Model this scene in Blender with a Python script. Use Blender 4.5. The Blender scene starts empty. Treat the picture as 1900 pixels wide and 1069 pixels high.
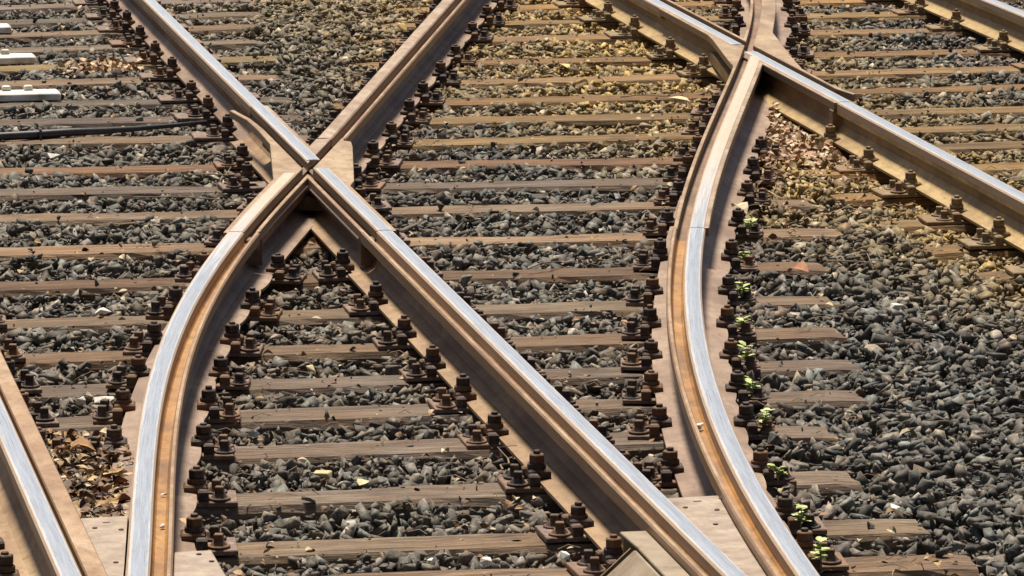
import bpy, bmesh, math, random
import numpy as np
from mathutils import Vector, Matrix

# ------------------------------------------------------------------ camera, light, exposure
scene = bpy.context.scene
COL = scene.collection
cam_data = bpy.data.cameras.new("camera")
cam = bpy.data.objects.new("camera", cam_data)
COL.objects.link(cam)
cam_data.sensor_width = 36.0
cam_data.lens = 179.47
cam_data.clip_start = 0.1
cam_data.clip_end = 1000.0
cam.location = (0.0, 0.0, 2.7672)
cam.rotation_euler = (math.radians(90 - 9.6971), 0.0, math.radians(-10.4743))
scene.camera = cam

SUN_DIR = Vector((-0.02, 0.42, 0.90)).normalized()
world = bpy.data.worlds.new("World")
scene.world = world
world.use_nodes = True
wn = world.node_tree
for n in list(wn.nodes):
    wn.nodes.remove(n)
w_out = wn.nodes.new("ShaderNodeOutputWorld")
w_bg = wn.nodes.new("ShaderNodeBackground")
w_sky = wn.nodes.new("ShaderNodeTexSky")
w_sky.sky_type = 'NISHITA'
w_sky.sun_disc = False
w_sky.sun_elevation = math.asin(SUN_DIR.z)
w_sky.sun_rotation = math.atan2(SUN_DIR.x, SUN_DIR.y)
w_sky.dust_density = 3.0
w_sky.ozone_density = 1.0
w_bg.inputs["Strength"].default_value = 0.05
wn.links.new(w_sky.outputs[0], w_bg.inputs[0])
wn.links.new(w_bg.outputs[0], w_out.inputs[0])

sun_data = bpy.data.lights.new("sun", 'SUN')
sun_data.energy = 5.0
sun_data.angle = math.radians(11.0)
sun_data.color = (1.0, 0.91, 0.76)
sun = bpy.data.objects.new("sun", sun_data)
COL.objects.link(sun)
sun.rotation_euler = (-SUN_DIR).to_track_quat('-Z', 'Y').to_euler()
sun.location = (0, 10, 20)

scene.view_settings.view_transform = 'Standard'
scene.view_settings.look = 'None'
scene.view_settings.gamma = 1.0
scene.view_settings.use_curve_mapping = False
scene.view_settings.exposure = 0.42

random.seed(7)
rng = np.random.default_rng(11)

# ------------------------------------------------------------------ track geometry (metres; Y runs along the straight rails, z = 0 is the top of the sleepers)
ZT = 0.165                    # running surface
X_R0, X_R1, X_R2, X_R3 = 1.074, 2.565, 4.800, 6.300
K1 = (-3.64e-05, -0.0011277, 0.0093223, 0.2709294, 2.3007772)
K2 = (-4.57e-05, -0.0012019, 0.0088372, 0.2700615, 3.8286397)


def curve(K, y):
    lo, hi = 11.3, 25.8
    yc = min(max(y, lo), hi)
    t = yc - 17.0
    v = np.polyval(K, t)
    if y != yc:
        v += np.polyval(np.polyder(np.array(K)), t) * (y - yc)
    return float(v)


def f1(y):
    t = max(y, 11.3) - 18.5
    m = min(t, 0.0)
    v = 2.740511 + 0.277995 * t - 0.016286 * m ** 2 - 0.00684 * m ** 3 - 0.000456 * m ** 4
    if y < 11.3:
        m = 11.3 - 18.5
        v += (0.277995 - 0.032572 * m - 0.02052 * m ** 2 - 0.001824 * m ** 3) * (y - 11.3)
    return v
def f2(y): return curve(K2, y)
def fR0(y): return X_R0
def fR1(y): return X_R1
def fR2(y): return X_R2
def fR3(y): return X_R3


# ------------------------------------------------------------------ material helpers
class NT:
    def __init__(self, name):
        self.m = bpy.data.materials.new(name)
        self.m.use_nodes = True
        self.t = self.m.node_tree
        self.b = self.t.nodes["Principled BSDF"]

    def n(self, typ, **kw):
        nd = self.t.nodes.new(typ)
        for k, v in kw.items():
            setattr(nd, k, v)
        return nd

    def l(self, a, b):
        self.t.links.new(a, b)

    def pos(self, scale=(1, 1, 1), rot=(0, 0, 0)):
        g = self.n("ShaderNodeNewGeometry")
        mp = self.n("ShaderNodeMapping")
        mp.inputs["Scale"].default_value = scale
        mp.inputs["Rotation"].default_value = rot
        self.l(g.outputs["Position"], mp.inputs["Vector"])
        return mp.outputs["Vector"]

    def noise(self, vec, scale, detail=6, rough=0.6, dist=0.0):
        nd = self.n("ShaderNodeTexNoise")
        nd.inputs["Scale"].default_value = scale
        nd.inputs["Detail"].default_value = detail
        nd.inputs["Roughness"].default_value = rough
        nd.inputs["Distortion"].default_value = dist
        self.l(vec, nd.inputs["Vector"])
        return nd.outputs["Fac"]

    def ramp(self, fac, stops):
        nd = self.n("ShaderNodeValToRGB")
        els = nd.color_ramp.elements
        while len(els) < len(stops):
            els.new(0.5)
        for e, (p, c) in zip(els, stops):
            e.position = p
            e.color = (c[0], c[1], c[2], 1) if hasattr(c, '__len__') else (c, c, c, 1)
        self.l(fac, nd.inputs["Fac"])
        return nd.outputs["Color"]

    def mix(self, fac, a, b, mode='MIX'):
        nd = self.n("ShaderNodeMixRGB", blend_type=mode)
        for sock, v in ((nd.inputs["Fac"], fac), (nd.inputs["Color1"], a), (nd.inputs["Color2"], b)):
            if hasattr(v, 'is_linked') or isinstance(v, bpy.types.NodeSocket):
                self.l(v, sock)
            elif hasattr(v, '__len__'):
                sock.default_value = (v[0], v[1], v[2], 1)
            else:
                sock.default_value = v
        return nd.outputs["Color"]

    def math(self, op, a, b=None):
        nd = self.n("ShaderNodeMath", operation=op)
        for i, v in enumerate((a, b)):
            if v is None:
                continue
            if isinstance(v, bpy.types.NodeSocket):
                self.l(v, nd.inputs[i])
            else:
                nd.inputs[i].default_value = v
        return nd.outputs[0]

    def base(self, c):
        if isinstance(c, bpy.types.NodeSocket):
            self.l(c, self.b.inputs["Base Color"])
        else:
            self.b.inputs["Base Color"].default_value = (c[0], c[1], c[2], 1)

    def rough(self, v):
        if isinstance(v, bpy.types.NodeSocket):
            self.l(v, self.b.inputs["Roughness"])
        else:
            self.b.inputs["Roughness"].default_value = v

    def bump(self, h, strength=0.4, dist=0.004):
        nd = self.n("ShaderNodeBump")
        nd.inputs["Strength"].default_value = strength
        nd.inputs["Distance"].default_value = dist
        self.l(h, nd.inputs["Height"])
        self.l(nd.outputs["Normal"], self.b.inputs["Normal"])


def attr_color(t, name="tint"):
    a = t.n("ShaderNodeAttribute")
    a.attribute_name = name
    return a.outputs["Color"]


def mat_rail_steel(name, pale, mid, dark, streak=(0.30, 0.13, 0.045), rough=0.6, metal=0.0, side=None):
    t = NT(name)
    big = t.noise(t.pos((3, 1.2, 3)), 2.2, 5, 0.6)
    fine = t.noise(t.pos((1, 1, 1)), 55, 6, 0.7)
    c = t.ramp(big, [(0.34, dark), (0.50, mid), (0.68, pale)])
    fl = t.noise(t.pos((1, 0.5, 1)), 24, 10, 0.8, 0.4)
    c = t.mix(t.ramp(fl, [(0.40, 0.55), (0.52, 0.0)]), c, (dark[0] * 0.6, dark[1] * 0.6, dark[2] * 0.6))
    c = t.mix(t.ramp(fine, [(0.35, 0.0), (0.75, 0.55)]), c, streak)
    gr = t.noise(t.pos((1, 0.6, 1)), 9, 8, 0.75, 0.6)
    c = t.mix(t.ramp(gr, [(0.50, 0.0), (0.68, 0.55)]), c, dark)
    sp = t.noise(t.pos((1, 1, 1)), 140, 3, 0.7)
    c = t.mix(t.ramp(sp, [(0.62, 0.0), (0.72, 0.6)]), c, (0.09, 0.05, 0.03))
    if side is not None:      # tops worn pale; upright faces dark from rust plus shade put into colour
        g = t.n("ShaderNodeNewGeometry")
        sp2 = t.n("ShaderNodeSeparateXYZ")
        t.l(g.outputs["True Normal"], sp2.inputs[0])
        up = t.ramp(sp2.outputs["Z"], [(0.45, 0.0), (0.8, 1.0)])
        sc = t.mix(fine, (side[0] * 0.55, side[1] * 0.55, side[2] * 0.55), (side[0] * 1.5, side[1] * 1.5, side[2] * 1.5))
        c = t.mix(up, sc, c)
    t.base(c)
    t.rough(rough)
    t.b.inputs["Metallic"].default_value = metal
    t.bump(fl, 0.5, 0.004)
    return t.m


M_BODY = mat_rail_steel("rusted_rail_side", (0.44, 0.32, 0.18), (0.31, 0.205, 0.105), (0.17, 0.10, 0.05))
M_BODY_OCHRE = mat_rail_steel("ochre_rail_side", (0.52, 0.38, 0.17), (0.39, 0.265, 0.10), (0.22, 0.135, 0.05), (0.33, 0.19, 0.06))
M_WEB = mat_rail_steel("shade_darkened_rusted_web", (0.24, 0.155, 0.10), (0.16, 0.098, 0.06), (0.09, 0.055, 0.035), (0.20, 0.09, 0.04))  # rust, darkened further to stand in for shade under the head
M_WEB_OCHRE = mat_rail_steel("shade_darkened_ochre_web", (0.36, 0.25, 0.12), (0.25, 0.165, 0.075), (0.14, 0.09, 0.042), (0.24, 0.13, 0.05))  # ochre twin, also with the under-head shade mixed into its colour
M_BODY_PINK = mat_rail_steel("dusty_rail_foot", (0.40, 0.30, 0.22), (0.29, 0.20, 0.145), (0.17, 0.11, 0.078), (0.22, 0.11, 0.06))
M_GROOVE = mat_rail_steel("orange_groove_rust", (0.46, 0.24, 0.07), (0.34, 0.16, 0.04), (0.14, 0.065, 0.022), (0.40, 0.20, 0.06), 0.5)
M_DARKGROOVE = mat_rail_steel('shade_dark_groove', (0.12, 0.075, 0.04), (0.06, 0.038, 0.022), (0.03, 0.02, 0.014))  # near-black colour stands in for the shade deep in the groove
M_LIP = mat_rail_steel("worn_guard_lip", (0.56, 0.41, 0.27), (0.40, 0.265, 0.15), (0.24, 0.135, 0.07), (0.36, 0.18, 0.09), 0.42, side=(0.24, 0.15, 0.085))
M_WING = mat_rail_steel("cast_crossing_top", (0.52, 0.39, 0.25), (0.37, 0.255, 0.15), (0.20, 0.125, 0.07), (0.36, 0.21, 0.10), 0.45, side=(0.22, 0.145, 0.085))


def mat_polished(name, lo=None, hi=None, wear_tint=(0.40, 0.29, 0.20), spread=1.2, edge_c=(0.30, 0.20, 0.125)):
    """bright running surface; streaks follow the rail, the edges stay rusty; between y = lo and y = hi it dulls to light rust"""
    t = NT(name)
    at = t.n("ShaderNodeAttribute")
    at.attribute_name = "track"                      # x: lateral -1..1, y: metres along the rail
    sp0 = t.n("ShaderNodeSeparateXYZ")
    t.l(at.outputs["Vector"], sp0.inputs[0])
    mp = t.n("ShaderNodeMapping")
    mp.inputs["Scale"].default_value = (1.6, 0.9, 1)
    t.l(at.outputs["Vector"], mp.inputs["Vector"])
    st = t.noise(mp.outputs["Vector"], 2.2, 8, 0.75)
    mp2 = t.n("ShaderNodeMapping")
    mp2.inputs["Scale"].default_value = (9, 1.2, 1)
    t.l(at.outputs["Vector"], mp2.inputs["Vector"])
    sc = t.noise(mp2.outputs["Vector"], 3.0, 5, 0.7)
    fine = t.noise(t.pos((1, 0.35, 1)), 90, 4, 0.7)
    c = t.ramp(st, [(0.32, (0.27, 0.30, 0.35)), (0.48, (0.52, 0.56, 0.63)), (0.62, (0.84, 0.88, 0.95))])
    c = t.mix(t.ramp(sc, [(0.34, 0.85), (0.50, 0.0)]), c, (0.20, 0.20, 0.23))
    c = t.mix(t.ramp(fine, [(0.58, 0.0), (0.8, 0.4)]), c, (0.34, 0.25, 0.18))
    # rusty edges with an uneven border
    lat = t.math('ABSOLUTE', t.math('SUBTRACT', sp0.outputs["X"], 0.06))
    wob = t.math('MULTIPLY', t.math('SUBTRACT', t.noise(t.pos((1, 1, 1)), 16, 6, 0.75), 0.5), 0.55)
    ek = t.ramp(t.math('ADD', lat, wob), [(0.62, 0.0), (0.95, 1.0)])
    rgh = t.ramp(st, [(0.35, 0.42), (0.65, 0.24)])
    met = t.math('SUBTRACT', 0.7, t.math('MULTIPLY', ek, 0.65))
    if lo is not None:
        g = t.n("ShaderNodeNewGeometry")
        sp = t.n("ShaderNodeSeparateXYZ")
        t.l(g.outputs["Position"], sp.inputs[0])
        w2 = t.math('MULTIPLY', t.math('SUBTRACT', st, 0.5), spread)
        y = t.math('ADD', sp.outputs["Y"], w2)
        mr = t.n("ShaderNodeMapRange")
        mr.inputs["From Min"].default_value = lo
        mr.inputs["From Max"].default_value = hi
        t.l(y, mr.inputs["Value"])
        k = mr.outputs[0]
        rust = t.mix(t.noise(t.pos((1, 0.4, 1)), 25, 6, 0.7), wear_tint, (0.60, 0.50, 0.42))
        c = t.mix(k, c, rust)
        rgh = t.mix(k, rgh, (0.5, 0.5, 0.5))
        met = t.math('MULTIPLY', met, t.math('SUBTRACT', 1.0, t.math('MULTIPLY', k, 0.9)))
    c = t.mix(ek, c, t.mix(fine, edge_c, (0.46, 0.35, 0.26)))
    rgh = t.mix(ek, rgh, (0.6, 0.6, 0.6))
    t.l(met, t.b.inputs["Metallic"])
    t.base(c)
    t.rough(rgh)
    t.bump(sc, 0.10, 0.001)
    return t.m


M_HEAD = mat_polished("polished_running_surface")
M_HEAD_C1 = mat_polished("left_curve_running_surface", 15.4, 17.0, (0.42, 0.30, 0.20))
M_HEAD_C2 = mat_polished("right_curve_running_surface", 15.9, 18.0, (0.44, 0.31, 0.21))
M_HEAD_WORN = mat_rail_steel("dull_running_surface", (0.56, 0.45, 0.34), (0.41, 0.30, 0.205), (0.24, 0.16, 0.10), (0.38, 0.24, 0.15), 0.42, 0.15, side=(0.20, 0.13, 0.08))
M_GROOVE_BROWN = mat_rail_steel("brown_groove_rust", (0.28, 0.17, 0.09), (0.17, 0.10, 0.055), (0.08, 0.05, 0.03))


def mat_iron(name, a, b, c3):
    t = NT(name)
    oi = t.n("ShaderNodeObjectInfo")
    f = t.noise(t.pos(), 45, 6, 0.7)
    c = t.ramp(f, [(0.3, a), (0.52, b), (0.75, c3)])
    c = t.mix(t.ramp(oi.outputs["Random"], [(0.45, 0.0), (1.0, 0.7)]), c, (0.20, 0.095, 0.035))
    t.base(c)
    t.rough(0.72)
    t.bump(f, 0.5, 0.003)
    return t.m


M_IRON = mat_iron("dark_rusty_iron", (0.018, 0.011, 0.009), (0.050, 0.029, 0.020), (0.19, 0.12, 0.085))
M_IRON_OCHRE = mat_iron("ochre_dusted_iron", (0.10, 0.065, 0.03), (0.22, 0.15, 0.07), (0.36, 0.26, 0.13))
M_PLATE = mat_iron("worn_baseplate", (0.08, 0.045, 0.033), (0.17, 0.108, 0.08), (0.36, 0.27, 0.21))


def mat_lichen():
    t = NT("pale_green_coating")
    f = t.noise(t.pos(), 70, 5, 0.7)
    c = t.ramp(f, [(0.38, (0.09, 0.065, 0.035)), (0.47, (0.36, 0.39, 0.15)), (0.66, (0.66, 0.72, 0.42))])
    t.base(c)
    t.rough(0.8)
    t.bump(f, 0.5, 0.003)
    return t.m


M_LICHEN = mat_lichen()


def mat_wood():
    t = NT("weathered_timber")
    tint = attr_color(t)
    g1 = t.noise(t.pos((1.6, 60, 60)), 1.6, 8, 0.72, 0.3)
    g2 = t.noise(t.pos((5, 110, 110)), 2.2, 5, 0.7)
    big = t.noise(t.pos((1.5, 4, 4)), 1.5, 4, 0.6)
    c = t.ramp(g1, [(0.33, (0.035, 0.024, 0.017)), (0.43, (0.13, 0.095, 0.067)), (0.56, (0.245, 0.188, 0.132)), (0.72, (0.47, 0.39, 0.29))])
    c = t.mix(t.ramp(g2, [(0.33, 0.9), (0.52, 0.0)]), c, (0.055, 0.038, 0.03))
    c = t.mix(t.ramp(big, [(0.45, 0.0), (0.75, 0.55)]), c, (0.25, 0.155, 0.075))
    st = t.noise(t.pos((1.0, 2.5, 1)), 3.2, 7, 0.72, 0.5)
    c = t.mix(t.ramp(st, [(0.50, 0.0), (0.66, 0.62)]), c, (0.075, 0.055, 0.042))
    gy = t.noise(t.pos((1.0, 3.0, 1)), 1.9, 6, 0.7)
    c = t.mix(t.ramp(gy, [(0.50, 0.0), (0.72, 0.5)]), c, (0.34, 0.32, 0.28))
    c = t.mix(1.0, c, tint, 'MULTIPLY')
    t.base(c)
    t.rough(0.85)
    h = t.mix(0.5, g1, g2)
    t.bump(h, 1.0, 0.010)
    return t.m


M_WOOD = mat_wood()


def mat_stone():
    t = NT("crushed_stone")
    tint = attr_color(t)
    f = t.noise(t.pos(), 38, 6, 0.75)
    f2 = t.noise(t.pos(), 160, 4, 0.7)
    c = t.mix(1.0, tint, t.ramp(f, [(0.32, 0.35), (0.5, 1.0), (0.68, 2.3)]), 'MULTIPLY')
    c = t.mix(t.ramp(f2, [(0.58, 0.0), (0.74, 0.45)]), c, (0.42, 0.39, 0.34))
    t.base(c)
    t.rough(0.78)
    t.bump(f, 0.35, 0.004)
    return t.m


M_STONE = mat_stone()


def mat_simple(name, cols, scale=20, rough=0.8, bump=0.3, stretch=(1, 1, 1), attr=False):
    t = NT(name)
    f = t.noise(t.pos(stretch), scale, 6, 0.7)
    k = len(cols)
    c = t.ramp(f, [(0.28 + 0.44 * i / max(1, k - 1), col) for i, col in enumerate(cols)])
    if attr:
        c = t.mix(1.0, c, attr_color(t), 'MULTIPLY')
    t.base(c)
    t.rough(rough)
    t.bump(f, bump, 0.003)
    return t.m


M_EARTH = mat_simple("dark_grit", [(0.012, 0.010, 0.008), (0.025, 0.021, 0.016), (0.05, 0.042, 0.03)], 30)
M_FARGROUND = mat_simple("open_ground", [(0.10, 0.09, 0.07), (0.16, 0.14, 0.10)], 3)
M_LEAF = mat_simple("dry_leaf", [(0.62, 0.58, 0.5), (0.85, 0.82, 0.75), (1, 1, 1)], 60, 0.7, 0.3, attr=True)
M_PALE = mat_simple("pale_stone", [(0.45, 0.43, 0.36), (0.66, 0.64, 0.58), (0.80, 0.79, 0.75)], 60, 0.8, 0.5)
M_GREENISH = mat_simple("greenish_white_stone", [(0.34, 0.40, 0.36), (0.52, 0.60, 0.55)], 60, 0.8, 0.5)
M_YELLOWISH = mat_simple("yellowish_stone", [(0.42, 0.34, 0.16), (0.62, 0.52, 0.30)], 60, 0.8, 0.5)
M_WHITEPAINT = mat_simple("dirty_white_paint", [(0.22, 0.19, 0.13), (0.58, 0.55, 0.47), (0.74, 0.72, 0.66), (0.80, 0.79, 0.75)], 11, 0.5, 0.2)
M_TANPAINT = mat_simple("worn_tan_paint", [(0.13, 0.09, 0.055), (0.27, 0.205, 0.135), (0.34, 0.265, 0.18), (0.42, 0.34, 0.245)], 9, 0.5, 0.15)
M_RUBBER = mat_simple("black_cable_sheath", [(0.02, 0.02, 0.022), (0.06, 0.06, 0.065)], 30, 0.38, 0.1)
M_TWIG = mat_simple("dry_twig", [(0.16, 0.10, 0.06), (0.36, 0.27, 0.18)], 30, 0.8, 0.3)


def mat_cover():
    t = NT("embossed_cover_steel")
    f = t.noise(t.pos(), 14, 6, 0.7)
    f2 = t.noise(t.pos(), 120, 3, 0.6)
    c = t.ramp(f, [(0.3, (0.17, 0.12, 0.085)), (0.5, (0.31, 0.235, 0.175)), (0.7, (0.43, 0.35, 0.275))])
    c = t.mix(t.ramp(f2, [(0.55, 0.0), (0.75, 0.4)]), c, (0.24, 0.14, 0.08))
    t.base(c)
    t.rough(0.55)
    w1 = t.n("ShaderNodeTexVoronoi")
    w1.inputs["Scale"].default_value = 75
    w1.inputs["Randomness"].default_value = 0.0
    t.l(t.pos((1, 1, 0), (0, 0, 0.785)), w1.inputs["Vector"])
    t.bump(t.math('MULTIPLY', w1.outputs["Distance"], -1.0), 0.35, 0.002)
    return t.m


M_COVER = mat_cover()


# ------------------------------------------------------------------ mesh helpers
class MB:
    def __init__(self):
        self.v, self.f = [], []

    def add(self, vs, fs):
        o = len(self.v)
        self.v += [tuple(float(q) for q in p) for p in vs]
        self.f += [tuple(i + o for i in f) for f in fs]
        return self

    def box(self, x0, x1, y0, y1, z0, z1, ch=0.0):
        if ch <= 0:
            vs = [(x, y, z) for z in (z0, z1) for x, y in ((x0, y0), (x1, y0), (x1, y1), (x0, y1))]
            return self.add(vs, [(3, 2, 1, 0), (4, 5, 6, 7), (0, 1, 5, 4), (1, 2, 6, 5), (2, 3, 7, 6), (3, 0, 4, 7)])
        rings = [(x0, x1, y0, y1, z0), (x0, x1, y0, y1, z1 - ch), (x0 + ch, x1 - ch, y0 + ch, y1 - ch, z1)]
        vs = [(x, y, r[4]) for r in rings for x, y in ((r[0], r[2]), (r[1], r[2]), (r[1], r[3]), (r[0], r[3]))]
        fs = [(3, 2, 1, 0), (8, 9, 10, 11)]
        for k in (0, 4):
            for i in range(4):
                j = (i + 1) % 4
                fs.append((k + i, k + j, k + 4 + j, k + 4 + i))
        return self.add(vs, fs)

    def prism(self, cx, cy, r, z0, z1, n=6, ch=0.0, rot=0.0, r1=None):
        rr = [(r, z0), (r if r1 is None else r1, z1 - ch)]
        if ch > 0:
            rr.append(((r if r1 is None else r1) - ch, z1))
        vs = [(cx + q * math.cos(rot + 2 * math.pi * i / n), cy + q * math.sin(rot + 2 * math.pi * i / n), z) for q, z in rr for i in range(n)]
        fs = [tuple(reversed(range(n))), tuple(range((len(rr) - 1) * n, len(rr) * n))]
        for k in range(len(rr) - 1):
            for i in range(n):
                j = (i + 1) % n
                fs.append((k * n + i, k * n + j, (k + 1) * n + j, (k + 1) * n + i))
        return self.add(vs, fs)

    def poly(self, pts, z0, z1):
        """vertical prism on a plan polygon (counter-clockwise)"""
        a = sum(p[0] * q[1] - q[0] * p[1] for p, q in zip(pts, pts[1:] + pts[:1]))
        if a < 0:
            pts = pts[::-1]
        n = len(pts)
        vs = [(x, y, z0) for x, y in pts] + [(x, y, z1) for x, y in pts]
        fs = [tuple(reversed(range(n))), tuple(range(n, 2 * n))]
        for i in range(n):
            j = (i + 1) % n
            fs.append((i, j, n + j, n + i))
        return self.add(vs, fs)

    def sweep(self, prof, path):
        """prof: closed list of (u, z) or function(i) giving it; path: list of (x, y, nx, ny)"""
        n = None
        vs = []
        for i, (x, y, nx, ny) in enumerate(path):
            p = prof(i, x, y) if callable(prof) else prof
            n = len(p)
            vs += [(x + nx * u, y + ny * u, z) for u, z in p]
        fs = [tuple(range(n)), tuple(reversed(range((len(path) - 1) * n, len(path) * n)))]
        for i in range(len(path) - 1):
            for j in range(n):
                k = (j + 1) % n
                fs.append((i * n + k, i * n + j, (i + 1) * n + j, (i + 1) * n + k))
        return self.add(vs, fs)

    def tube(self, pts, r, n=7):
        path = [Vector(p) for p in pts]
        vs = []
        for i, p in enumerate(path):
            d = (path[min(i + 1, len(path) - 1)] - path[max(i - 1, 0)]).normalized()
            up = Vector((0, 0, 1)) if abs(d.z) < 0.9 else Vector((1, 0, 0))
            a = d.cross(up).normalized()
            b = a.cross(d)
            q = r[i] if hasattr(r, '__len__') else r
            vs += [p + a * math.cos(2 * math.pi * k / n) * q + b * math.sin(2 * math.pi * k / n) * q for k in range(n)]
        fs = [tuple(range(n)), tuple(reversed(range((len(path) - 1) * n, len(path) * n)))]
        for i in range(len(path) - 1):
            for j in range(n):
                k = (j + 1) % n
                fs.append((i * n + k, i * n + j, (i + 1) * n + j, (i + 1) * n + k))
        return self.add(vs, fs)

    def track(self, path, us):
        """remember (lateral, along) for every vertex of the last sweep"""
        a = 0.0
        self.tr = []
        for i, p in enumerate(path):
            if i:
                a += math.hypot(p[0] - path[i - 1][0], p[1] - path[i - 1][1])
            self.tr += [(u, a + path[0][1], 0.0) for u in us]
        return self

    def mesh(self, name, mat, smooth=False, fix=True):
        me = bpy.data.meshes.new(name)
        me.from_pydata(self.v, [], self.f)
        if getattr(self, "tr", None):
            at = me.attributes.new("track", 'FLOAT_VECTOR', 'POINT')
            at.data.foreach_set("vector", [q for p in self.tr for q in p])
        if fix:
            bm = bmesh.new()
            bm.from_mesh(me)
            bmesh.ops.recalc_face_normals(bm, faces=bm.faces)
            bm.to_mesh(me)
            bm.free()
        me.materials.append(mat)
        if smooth:
            me.polygons.foreach_set("use_smooth", [True] * len(me.polygons))
        me.update()
        return me

    def build(self, name, mat, parent=None, smooth=False):
        return link(name, self.mesh(name, mat, smooth), parent)


def link(name, data, parent=None, loc=None, rz=None):
    o = bpy.data.objects.new(name, data)
    COL.objects.link(o)
    if parent is not None:
        o.parent = parent
    if loc is not None:
        o.location = loc
    if rz is not None:
        o.rotation_euler = (0, 0, rz)
    return o


def tag(o, label=None, cat=None, group=None, kind=None):
    for k, v in (("label", label), ("category", cat), ("group", group), ("kind", kind)):
        if v:
            o[k] = v
    return o


def thing(name, label, cat, loc=(0, 0, 0), rz=0, group=None):
    return tag(link(name, None, None, loc, rz), label, cat, group)


def bevel(o, w=0.003, seg=2):
    m = o.modifiers.new("bevel", 'BEVEL')
    m.width = w
    m.segments = seg
    m.limit_method = 'ANGLE'
    m.angle_limit = math.radians(35)
    return o


def path_of(f, y0, y1, step=0.15):
    n = max(2, int(abs(y1 - y0) / step))
    out = []
    for i in range(n + 1):
        y = y0 + (y1 - y0) * i / n
        s = (f(y + 0.02) - f(y - 0.02)) / 0.04
        L = math.hypot(1, s)
        out.append((f(y), y, 1 / L, -s / L))
    return out


ORD = ["", "first", "second", "third", "fourth", "fifth", "sixth", "seventh", "eighth", "ninth", "tenth", "eleventh",
       "twelfth", "thirteenth", "fourteenth", "fifteenth", "sixteenth", "seventeenth", "eighteenth", "nineteenth", "twentieth",
       "twenty-first", "twenty-second", "twenty-third", "twenty-fourth", "twenty-fifth", "twenty-sixth"]

# ------------------------------------------------------------------ ground
g = MB()
g.box(-300, 300, -300, 300, -0.6, -0.30)
tag(g.build("ground", M_FARGROUND), kind="structure")
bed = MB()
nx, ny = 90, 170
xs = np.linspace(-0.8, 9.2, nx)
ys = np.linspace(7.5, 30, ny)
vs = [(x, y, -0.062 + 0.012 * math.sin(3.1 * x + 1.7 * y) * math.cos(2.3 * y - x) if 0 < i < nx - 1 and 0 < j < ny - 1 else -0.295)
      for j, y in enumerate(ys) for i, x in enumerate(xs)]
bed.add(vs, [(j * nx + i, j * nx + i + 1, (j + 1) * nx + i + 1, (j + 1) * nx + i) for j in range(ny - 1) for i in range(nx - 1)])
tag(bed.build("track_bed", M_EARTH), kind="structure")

# ------------------------------------------------------------------ sleepers
MAIN = [  # y at x = 2, slope dy/dx, right end, tint
    (11.88, -0.03, 3.34, (1.0, 0.92, 0.85)), (12.278, -0.01, 3.321, (1.05, 0.92, 0.78)), (12.857, 0.0, 3.299, (0.95, 0.88, 0.85)),
    (13.46, 0.0, 3.383, (0.95, 0.87, 0.86)), (13.965, 0.0, 3.601, (1.0, 0.9, 0.85)), (14.465, 0.0, 3.709, (0.95, 0.86, 0.84)),
    (14.98, 0.0, 3.796, (1.05, 0.95, 0.85)), (15.575, -0.01, 3.908, (1.15, 1.0, 0.85)), (16.25, -0.03, 4.039, (1.15, 0.86, 0.62)),
    (16.965, -0.035, 4.271, (1.12, 1.02, 0.9)), (17.69, -0.055, 4.325, (1.05, 1.0, 0.95)), (18.25, -0.075, 4.35, (0.9, 0.84, 0.85)),
    (18.80, -0.075, 4.36, (1.15, 0.85, 0.62))]
LEFT = [  # y at x = 2, slope, right end
    (19.585, -0.10, 2.80), (20.14, -0.05, 2.86), (20.70, -0.05, 2.90), (21.36, 0.02, 2.94), (21.88, 0.13, 3.03), (22.49, 0.14, 3.04),
    (23.05, 0.13, 3.10), (23.56, 0.12, 3.18), (24.15, 0.12, 3.2), (24.75, 0.10, 3.2), (25.35, 0.1, 3.2)]
MID = [  # left end, y left, right end, y right
    (2.86, 19.30, 8.2, 19.32), (2.94, 19.90, 8.2, 19.70), (3.04, 20.42, 8.2, 20.52), (3.20, 21.07, 8.2, 21.05), (3.33, 21.71, 8.2, 21.67),
    (3.52, 22.50, 8.2, 22.46), (3.66, 23.09, 8.2, 23.12), (3.80, 23.71, 8.2, 23.72), (3.95, 24.3, 8.2, 24.3), (4.1, 24.9, 8.2, 24.9), (4.3, 25.5, 8.2, 25.5)]
RIGHT = [(4.46, 15.30), (4.48, 15.90), (4.467, 16.46), (4.456, 17.0), (4.441, 17.63), (4.449, 18.24), (4.47, 18.82)]

SLEEPERS = []       # (x0, y0, x1, y1)
WOOD_HALF = 0.098


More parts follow.
